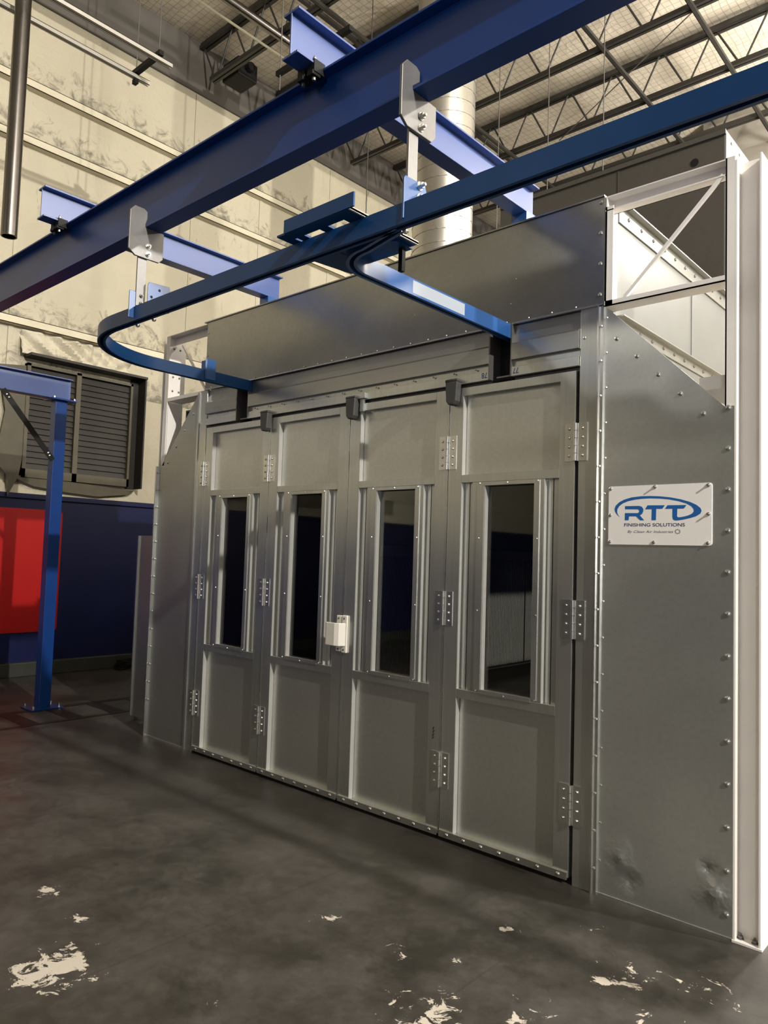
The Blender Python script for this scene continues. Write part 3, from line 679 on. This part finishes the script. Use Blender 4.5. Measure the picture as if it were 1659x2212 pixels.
# white steel side frames -------------------------------------------
def hcol(mb, x0, x1, y0, y1, z0, z1, tf=0.009, tw=0.008):
    mb.box(x0, x0+tf, y0, y1, z0, z1); mb.box(x1-tf, x1, y0, y1, z0, z1); ym = (y0+y1)/2; mb.box(x0+tf, x1-tf, ym-tw/2, ym+tw/2, z0, z1)
t = thing('white_support', 'white steel column with braced frame at the right end of booth', 'steel frame', (-0.95, 0.05, 0), 'white side frames of the booth')
c_ = MB(); hcol(c_, -0.998, -0.890, 0.0, 0.11, 0.010, 3.335); c_.build('column', 'white', t, 0.001)
MB().box(-1.004, -0.884, -0.004, 0.115, 0.0, 0.010).build('base_plate', 'white', t, 0.001)
bb_ = MB()
for x, y in ((-0.975, 0.030), (-0.92, 0.030)): bb_.hexbolt((x, y, 0.010), (0,0,1), 0.010, 0.014)
bb_.build('anchor_bolts', 'steel', t, kind='stuff')
MB().box(-1.037, -0.998, 0.0, 0.008, 2.243, 3.355).box(-1.037, -1.031, 0.0, 0.06, 2.243, 3.355).build('corner_angle', 'white', t)
tb = MB().box(-1.600, -1.040, 0.052, 0.058, 3.278, 3.352).box(-1.600, -1.040, 0.0, 0.058, 3.346, 3.352).box(-1.600, -1.040, 0.0, 0.058, 3.278, 3.284); tb.build('top_beam', 'white', t)
MB().box(-1.600, -1.040, 0.0, 0.006, 2.800, 2.827).box(-1.600, -1.040, 0.0, 0.10, 2.800, 2.806).build('lower_beam', 'white', t)
MB().box(-1.598, -1.592, 0.0, 0.12, 2.806, 3.346).box(-1.598, -1.560, 0.0, 0.006, 2.806, 3.30).build('inner_post', 'white', t)
MB().slat((-1.502, 0.010, 2.827), (-1.050, 0.010, 3.287), (0,1,0), 0.016, 0.016).build('brace_bar', 'white', t)

t = thing('white_support', 'white steel column with braced frame at the left end of booth', 'steel frame', (-5.55, 0.05, 0), 'white side frames of the booth')
c_ = MB(); hcol(c_, -5.608, -5.500, 0.012, 0.15, 0.010, 3.325); c_.build('column', 'white', t, 0.001)
MB().box(-5.615, -5.49, 0.012, 0.155, 0.0, 0.010).build('base_plate', 'white', t)
MB().box(-5.546, -5.500, 0.0, 0.008, 2.243, 3.345).box(-5.500, -5.494, 0.0, 0.155, 2.80, 3.345).build('corner_angle', 'white', t)
MB().box(-5.494, -4.940, 0.052, 0.058, 3.275, 3.345).box(-5.494, -4.940, 0.0, 0.058, 3.339, 3.345).build('top_beam', 'white', t)
MB().box(-5.494, -5.006, 0.0, 0.006, 2.790, 2.812).box(-5.494, -5.006, 0.0, 0.14, 2.784, 2.790).build('lower_beam', 'white', t)
MB().slat((-5.46, 0.10, 3.28), (-5.05, 0.10, 2.80), (0,1,0), 0.016, 0.016).build('brace_bar', 'white', t)
cb = MB()
for z in (3.24, 3.12, 3.0, 2.88):
    for y in (0.04, 0.10): cb.dome((-5.494, y, z), (1,0,0), 0.009, 0.007, 8)
cb.build('angle_bolts', 'steel', t, smooth=True, kind='stuff')

# galvanised panel standing behind the left wing
t = thing('metal_screen', 'short galvanised panel standing behind the left wing panel', 'metal panel', (-5.9, 0.22, 0))
MB().box(-6.19, -5.62, 0.21, 0.218, 0.04, 1.66).build('sheet', 'galv', t)
MB().box(-6.20, -6.186, 0.195, 0.222, 0.04, 1.66).build('edge_angle', 'bright', t)
MB().box(-6.19, -6.16, 0.218, 0.26, 0.0, 1.6).build('stud', 'galv', t)

# ================================================================== SIGN
sg = thing('name_sign', 'white sign plate with blue oval logo screwed to right wing panel', 'sign', (-1.325, -0.002, 1.63))
SX0, SX1, SZ0, SZ1 = -1.562, -1.087, 1.636, 1.912
pts = []; rr = 0.012
for (cx, cz, a0) in ((SX1-rr, SZ1-rr, 0), (SX0+rr, SZ1-rr, 90), (SX0+rr, SZ0+rr, 180), (SX1-rr, SZ0+rr, 270)):
    for k in range(5):
        a = math.radians(a0+22.5*k); pts.append((cx+rr*math.cos(a), cz+rr*math.sin(a)))
MB().prism(pts, 'y', -0.005, 0.0).build('sign_plate', 'plate_white', sg)
YL = -0.0056
# map from the zoomed photograph crop of the sign (u right, v down) to the plate: corners fitted
def uv(u, v_):
    fx = (u-98)/(1522-98); x = SX0 + (SX1-SX0)*(fx*0.94/(0.94+0.0*fx) if False else fx**1.03)
    top = 133 + (72-133)*fx; bot = 932 + (950-932)*fx
    z = SZ1 + (SZ0-SZ1)*(v_-top)/(bot-top)
    return (x, z)
def poly_part(pl, name, mat, parent):
    m_ = MB(); m_.prism([uv(*p) for p in pl], 'y', YL, -0.0049); return m_.build(name, mat, parent)
poly_part([(357,402),(560,398),(600,408),(622,440),(622,475),(605,510),(575,530),(636,598),(578,598),(520,543),(418,543),(410,598),(355,598),(357,498),(545,498),(565,480),(562,458),(545,445),(357,445)], 'letter_r', 'logo_blue', sg)
poly_part([(682,390),(920,388),(885,438),(803,438),(800,596),(740,596),(742,443),(648,445)], 'letter_t', 'logo_blue', sg)
poly_part([(955,388),(1205,384),(1170,434),(1085,436),(1083,545),(1100,556),(1140,552),(1150,590),(1060,601),(1030,585),(1022,550),(1022,437),(922,438)], 'letter_t', 'logo_blue', sg)
# swoosh: from lower left up over the top, round the right end to the foot of the last t
outer = [(278,551),(235,520),(205,480),(196,440),(215,395),(265,350),(340,312),(450,280),(580,264),(720,259),(860,264),(1000,279),(1130,305),(1250,342),(1330,382),(1380,425),(1396,465),(1380,505),(1330,540),(1250,567),(1150,590)]
inner = [(278,551),(250,520),(236,485),(240,445),(268,402),(320,365),(400,333),(500,311),(600,298),(720,292),(850,295),(980,307),(1100,330),(1200,362),(1265,400),(1295,440),(1298,475),(1275,505),(1230,528),(1185,542),(1140,552)]
swm = MB(); n = len(outer)
for yv in (YL, -0.0049):
    for p in outer + inner: q = uv(*p); swm.v.append((q[0], yv, q[1]))
for k in range(n-1):
    swm.f.append((k, k+1, n+k+1, n+k)); o2 = 2*n; swm.f.append((o2+k, o2+n+k, o2+n+k+1, o2+k+1))
    swm.f.append((k, o2+k, o2+k+1, k+1)); swm.f.append((n+k, n+k+1, o2+n+k+1, o2+n+k))
swm.build('swoosh', 'logo_blue', sg)
def text(body, name, mat, parent, u0, u1, vb, size_v, shear=0.0, yaw=0, bold=0.0):
    cu = bpy.data.curves.new(name, 'FONT'); cu.body = body; cu.size = 1.0; cu.shear = shear; cu.extrude = 0.0; cu.offset = bold
    o = bpy.data.objects.new(name, cu); COL.objects.link(o); bpy.context.view_layer.update()
    dg = bpy.context.evaluated_depsgraph_get(); me = bpy.data.meshes.new_from_object(o.evaluated_get(dg))
    bpy.data.objects.remove(o); bpy.data.curves.remove(cu)
    xs = [v.co.x for v in me.vertices]; x0, x1 = min(xs), max(xs)
    for v in me.vertices: v.co.x = (v.co.x-x0)/(x1-x0)
    return me
def sign_text(body, name, mat, ua, va, ub, vb, hgt, shear=0.0, bold=0.0):
    me = text(body, name, mat, sg, 0, 0, 0, 0, shear, bold=bold)
    xa, za = uv(ua, va); xb, zb = uv(ub, vb)
    for v in me.vertices:
        f = v.co.x; v.co = (xa+(xb-xa)*f, YL, za+(zb-za)*f + v.co.y*hgt)
    me.materials.append(M[mat]); o = bpy.data.objects.new(name, me); COL.objects.link(o); attach(o, sg); return o
sign_text('FINISHING SOLUTIONS', 'lettering', 'logo_navy', 348, 684, 1186, 682, 0.0215, bold=0.008)
sign_text('By Clean Air Industries', 'small_lettering', 'logo_grey', 398, 772, 1035, 772, 0.0165, 0.25)
gw = MB()
for k in range(8):
    a = 2*math.pi*k/8; cu_, cv_ = 1092, 753
    gw.prism([uv(cu_+24*math.cos(a+d), cv_+22*math.sin(a+d)) if q == 0 else uv(cu_+38*math.cos(a+d), cv_+35*math.sin(a+d)) for q, d in ((0,-0.25),(1,-0.05),(1,0.35),(0,0.3))], 'y', YL, -0.0049)
gw.build('gear_emblem', 'logo_grey', sg)
for u, v_, ln in ((130,163,.007),(785,130,.016),(1480,105,.016),(128,528,.007),(1482,507,.016),(125,893,.007),(772,903,.009),(1475,912,.009)):
    x, z = uv(u, v_); sm = MB(); sm.dome((x, -0.005, z), (0,-1,0), 0.0085, 0.006, 10); sm.bar((x, -0.009, z), (x, -0.005-ln, z), 0.004, 8)
    sm.build('screw', 'bright', sg, smooth=True)

# marker numbers on the track rail (written upside down)
def marks(body, x, z, hgt, wid):
    me = text(body, 'marker_number', 'marker', booth, 0, 0, 0, 0)
    for v in me.vertices: v.co = (x - v.co.x*wid, -0.0148, z - v.co.y*hgt)
    me.materials.append(M['marker']); o = bpy.data.objects.new('marker_number', me); COL.objects.link(o); attach(o, booth)
marks('77', -2.072, 2.566, 0.044, 0.034); marks('78', -2.270, 2.566, 0.044, 0.036)

# ================================================================== OVERHEAD CONVEYOR STEEL
def ibeam(mb, axis, c, w, z0, z1, a, b2, tf=0.010, tw=0.008):
    if axis == 'x':
        mb.box(a, b2, c-w/2, c+w/2, z0, z0+tf); mb.box(a, b2, c-w/2, c+w/2, z1-tf, z1); mb.box(a, b2, c-tw/2, c+tw/2, z0+tf, z1-tf)
    else:
        mb.box(c-w/2, c+w/2, a, b2, z0, z0+tf); mb.box(c-w/2, c+w/2, a, b2, z1-tf, z1); mb.box(c-tw/2, c+tw/2, a, b2, z0+tf, z1-tf)
mb = MB(); ibeam(mb, 'x', -1.340, 0.096, 3.235, 3.525, -8.6, 7.0)
tag(mb.build('runway_beam', 'blue', None, 0.0015), 'long deep blue steel beam crossing the whole upper picture', 'steel beam')
for x, side in ((-2.224, 'right'), (-4.514, 'left')):
    t = thing('cross_beam', 'blue steel crossbeam on top of the long beam, %s one of the two' % side, 'steel beam', (x, -0.6, 3.527), 'blue crossbeams over the long beam')
    mb = MB(); ibeam(mb, 'y', x, 0.092, 3.527, 3.718, -1.522, 0.345); mb.build('beam_section', 'blue_gloss', t, 0.0015)
    MB().box(x-0.05, x+0.05, 0.20, 0.30, 3.385, 3.527).box(x-0.02, x+0.045, 0.215, 0.285, 3.385, 3.527).build('post_stub', 'blue_branch', t)
    for s in (-1, 1):
        ck_ = MB().box(x+s*0.030-0.022, x+s*0.030+0.022, -1.435, -1.375, 3.492, 3.546); ck_.box(x+s*0.030-0.018, x+s*0.030+0.018, -1.44, -1.395, 3.480, 3.50)
        ck_.build('beam_clamp', 'black', t, 0.003)
        MB().hexbolt((x+s*0.032, -1.418, 3.546), (0,0,1), 0.009, 0.014).bar((x+s*0.032, -1.418, 3.466), (x+s*0.032, -1.418, 3.48), 0.008, 6).build('clamp_bolt', 'steel', t)

# hanger brackets
def bracket(x, label, dy=0.0, dz=0.0):
    t = thing('hanger_bracket', label, 'hanger bracket', (x, -1.35, 2.8), 'steel hangers carrying the rail')
    P_ = [(-1.450, 3.115), (-1.413, 3.088), (-1.275, 3.088), (-1.252, 3.112), (-1.252, 3.232), (-1.400, 3.232), (-1.402, 3.248), (-1.352, 3.280), (-1.352, 3.318), (-1.372, 3.330), (-1.424, 3.330), (-1.450, 3.300)]
    P_ = [(a+dy, b2+(dz if b2 < 3.2 else 0)) for a, b2 in P_]
    P_[5:8] = [(-1.3885+0.0, 3.234), (-1.3895, 3.248), (-1.352+dy, 3.280)]
    MB().prism(P_, 'x', x-0.006, x+0.006).build('clamp_plate', 'steel', t, 0.002)
    MB().prism([(-1.388+dy, 2.812), (-1.336+dy, 2.812), (-1.336+dy, 3.18), (-1.388+dy, 3.18)], 'x', x-0.018, x-0.007).build('strap', 'steel', t, 0.001)
    for z in (3.155+dz, 3.112+dz): MB().hexbolt((x+0.006, -1.341+dy, z), (1,0,0), 0.011, 0.016).build('bolt', 'bright', t)
    return t
t = bracket(-1.690, 'steel clamp plate and strap hanging from the middle of long blue beam')
sp1 = [(-1.424, 2.745), (-1.396, 2.752), (-1.392, 2.79), (-1.372, 2.806), (-1.30, 2.806), (-1.295, 2.880), (-1.306, 2.908), (-1.418, 2.904), (-1.424, 2.895)]
MB().prism(sp1, 'x', -1.690, -1.682).build('saddle_plate', 'blue_branch', t, 0.002)
for z in (2.893, 2.848): MB().hexbolt((-1.682, -1.340, z), (1,0,0), 0.012, 0.018).build('bolt', 'bright', t)
t = bracket(-3.515, 'steel clamp plate and strap hanging from left part of blue beam', -0.028, -0.02)
MB().prism([(-1.450, 2.742), (-1.421, 2.742), (-1.421, 2.80), (-1.367, 2.808), (-1.367, 2.880), (-1.445, 2.888), (-1.450, 2.882)], 'x', -3.535, -3.527).build('saddle_plate', 'blue_branch', t, 0.002)
MB().prism([(-1.366, 2.805), (-1.236, 2.808), (-1.232, 2.915), (-1.240, 2.95), (-1.358, 2.945), (-1.366, 2.935)], 'x', -3.500, -3.492).build('saddle_plate', 'blue_branch', t, 0.002)
for y, z in ((-1.377, 2.868), (-1.377, 2.828)): MB().hexbolt((-3.527, y-0.01, z), (1,0,0), 0.010, 0.014).build('bolt', 'steel', t)
hol = MB()
for y, z in ((-1.30, 2.915), (-1.30, 2.868), (-1.345, 2.868)): hol.bar((-3.4925, y, z), (-3.4915, y, z), 0.008, 8)
hol.build('bolt_holes', 'black', t, kind='stuff')

# rail
RZ0, RZ1, RW = 2.730, 2.806, 0.046
prof = [(-RW/2, 0.0), (-0.009, 0.0), (-0.009, 0.012), (-RW/2+0.006, 0.012), (-RW/2+0.006, 0.066), (RW/2-0.006, 0.066), (RW/2-0.006, 0.012), (0.009, 0.012), (0.009, 0.0), (RW/2, 0.0), (RW/2, RZ1-RZ0), (-RW/2, RZ1-RZ0)]
rail = thing('overhead_rail', 'slim blue overhead conveyor rail with a curve and a branch into booth', 'rail', (-2, -1.396, RZ0))
def rpath(pts2):
    out = []
    for i, p in enumerate(pts2):
        a = pts2[max(i-1, 0)]; b2 = pts2[min(i+1, len(pts2)-1)]; d = Vector((b2[0]-a[0], b2[1]-a[1], 0)).normalized()
        out.append(((p[0], p[1], RZ0), (-d.y, d.x, 0), (0, 0, 1)))
    return out
RY, R_ = -1.396, 0.62; xl = -4.385
pl = [(6.0, RY), (0.0, RY), (-3.0, RY), (xl+R_, RY)]
for k in range(1, 25):
    a = math.pi/2*k/24; pl.append((xl+R_ - R_*math.sin(a), RY+R_ - R_*math.cos(a)))
pl += [(xl, -0.4), (xl, 0.08)]
MB().sweep(rpath(pl), prof).build('rail_run', 'blue_rail', rail, smooth=True)
xa, ra = -2.145, 0.185
pa = [(xa, 0.08), (xa, -0.6), (xa, RY+0.075+ra)]
for k in range(1, 15):
    a = math.pi/2*k/14; pa.append((xa+ra-ra*math.cos(a), RY+0.075+ra-ra*math.sin(a)))
pa += [(xa+ra+0.10, RY+0.05), (xa+ra+0.22, RY+0.02)]
MB().sweep(rpath(pa), prof).build('branch_rail', 'blue_branch', rail, smooth=True)
# switch plate with openings and upstands
sw = MB(); Z0, Z1 = 2.808, 2.816
xs_ = [-2.285, -2.236, -2.222, -2.180, -2.092, -2.045, -1.958, -1.875]; ys_ = [-1.500, -1.447, -1.405, -1.372, -1.105]
holes = {(1,1), (1,2), (3,1), (5,1), (5,2)}
for i in range(7):
    for j in range(4):
        if (i, j) in holes: continue
        sw.box(xs_[i], xs_[i+1], ys_[j], ys_[j+1], Z0, Z1)
sw.build('switch_plate', 'blue_rail', rail)
MB().box(-2.235, -1.850, -1.508, -1.500, Z0, 2.862).build('plate_upstand', 'blue_rail', rail)
MB().box(-2.20, -1.91, -1.215, -1.207, Z1, 2.862).build('plate_upstand', 'blue_rail', rail)
MB().box(-1.883, -1.875, -1.50, -1.105, Z0-0.002, Z1+0.004).build('plate_edge', 'strip', rail)
MB().prism([(-2.345, RY+0.02), (-2.30, -1.06), (-2.24, -1.02), (-2.172, -1.02), (-2.172, RY+0.02)], 'z', 2.800, 2.808).build('gusset_plate', 'blue_rail', rail)
MB().prism([(-2.165, -1.10), (-1.91, -1.10), (-1.91, -1.20), (-2.165, -1.36)], 'z', 2.798, 2.806).build('gusset_plate', 'blue_rail', rail)
MB().box(-1.945, -1.925, -1.145, -1.125, 2.70, 2.81).build('stop_pin', 'black', rail)
MB().box(-2.1217, -2.1213, -0.84, -0.44, RZ0+0.010, RZ1-0.008).build('paper_sticker', 'sticker', rail, label='pale sticker on the branch rail')
MB().box(xl-0.022, xl+0.030, -0.41, -0.402, 2.740, 2.872).box(xl+0.022, xl+0.030, -0.402, -0.325, 2.740, 2.885).build('stop_tab', 'blue_branch', rail, 0.002)
hn = MB()
for x in (-3.42, -3.58, -1.72): hn.dome((x, RY+0.03, RZ0), (0,0,-1), 0.012, 0.012)
hn.build('rail_nuts', 'bright', rail, kind='stuff')

# dark ladder pattern on the floor by the post, laid as thin strips
t = thing('floor_pattern', 'flat dark ladder shaped pattern on the floor beside blue post', 'floor plate', (-6.8, 0, 0))
for a_, b_ in ((-7.135, -7.05), (-6.545, -6.49)): MB().box(a_, b_, -3.2, 3.0, 0.0, 0.003).build('side_strip', 'ladder_dark', t)
for k in range(-7, 8): MB().box(-7.05, -6.545, -0.125+0.405*k-0.065, -0.125+0.405*k+0.075, 0.0, 0.003).build('rung', 'ladder_dark', t)
# blue goal-post frame at left
t = thing('post_frame', 'blue square post with a beam and dark brace at left', 'steel frame', (-7.15, -0.12, 0))
mb = MB(); ibeam(mb, 'y', -7.15, 0.11, 2.962, 3.172, -6.5, -0.068); mb.build('beam', 'blue_gloss', t, 0.002)
MB().box(-7.205, -7.095, -0.225, -0.115, 0.012, 2.948).build('post', 'blue', t, 0.004)
MB().box(-7.25, -7.05, -0.28, -0.035, 2.948, 2.962).build('cap_plate', 'blue', t)
MB().box(-7.28, -7.02, -0.32, -0.02, 0.004, 0.014).build('base_plate', 'blue', t)
MB().slat((-7.085, -0.72, 2.958), (-7.085, -0.232, 2.36), (1, 0, 0), 0.008, 0.05).build('brace', 'black', t)
bt = MB()
for p in ((-7.08, -0.685, 2.915), (-7.08, -0.665, 2.89), (-7.08, -0.28, 2.425), (-7.08, -0.265, 2.40)): bt.dome(p, (1,0,0), 0.012, 0.010)
bt.build('brace_bolts', 'bright', t, smooth=True, kind='stuff')
for p in ((-7.24, -0.29, 0.012), (-7.06, -0.29, 0.012), (-7.24, -0.05, 0.012), (-7.06, -0.05, 0.012)): MB().hexbolt(p, (0,0,1), 0.012, 0.03).build('anchor_bolt', 'bright', t)
for p in ((-7.07, -0.255, 2.962), (-7.07, -0.06, 2.962)): MB().hexbolt(p, (0,0,1), 0.010, 0.014).build('cap_bolt', 'bright', t)
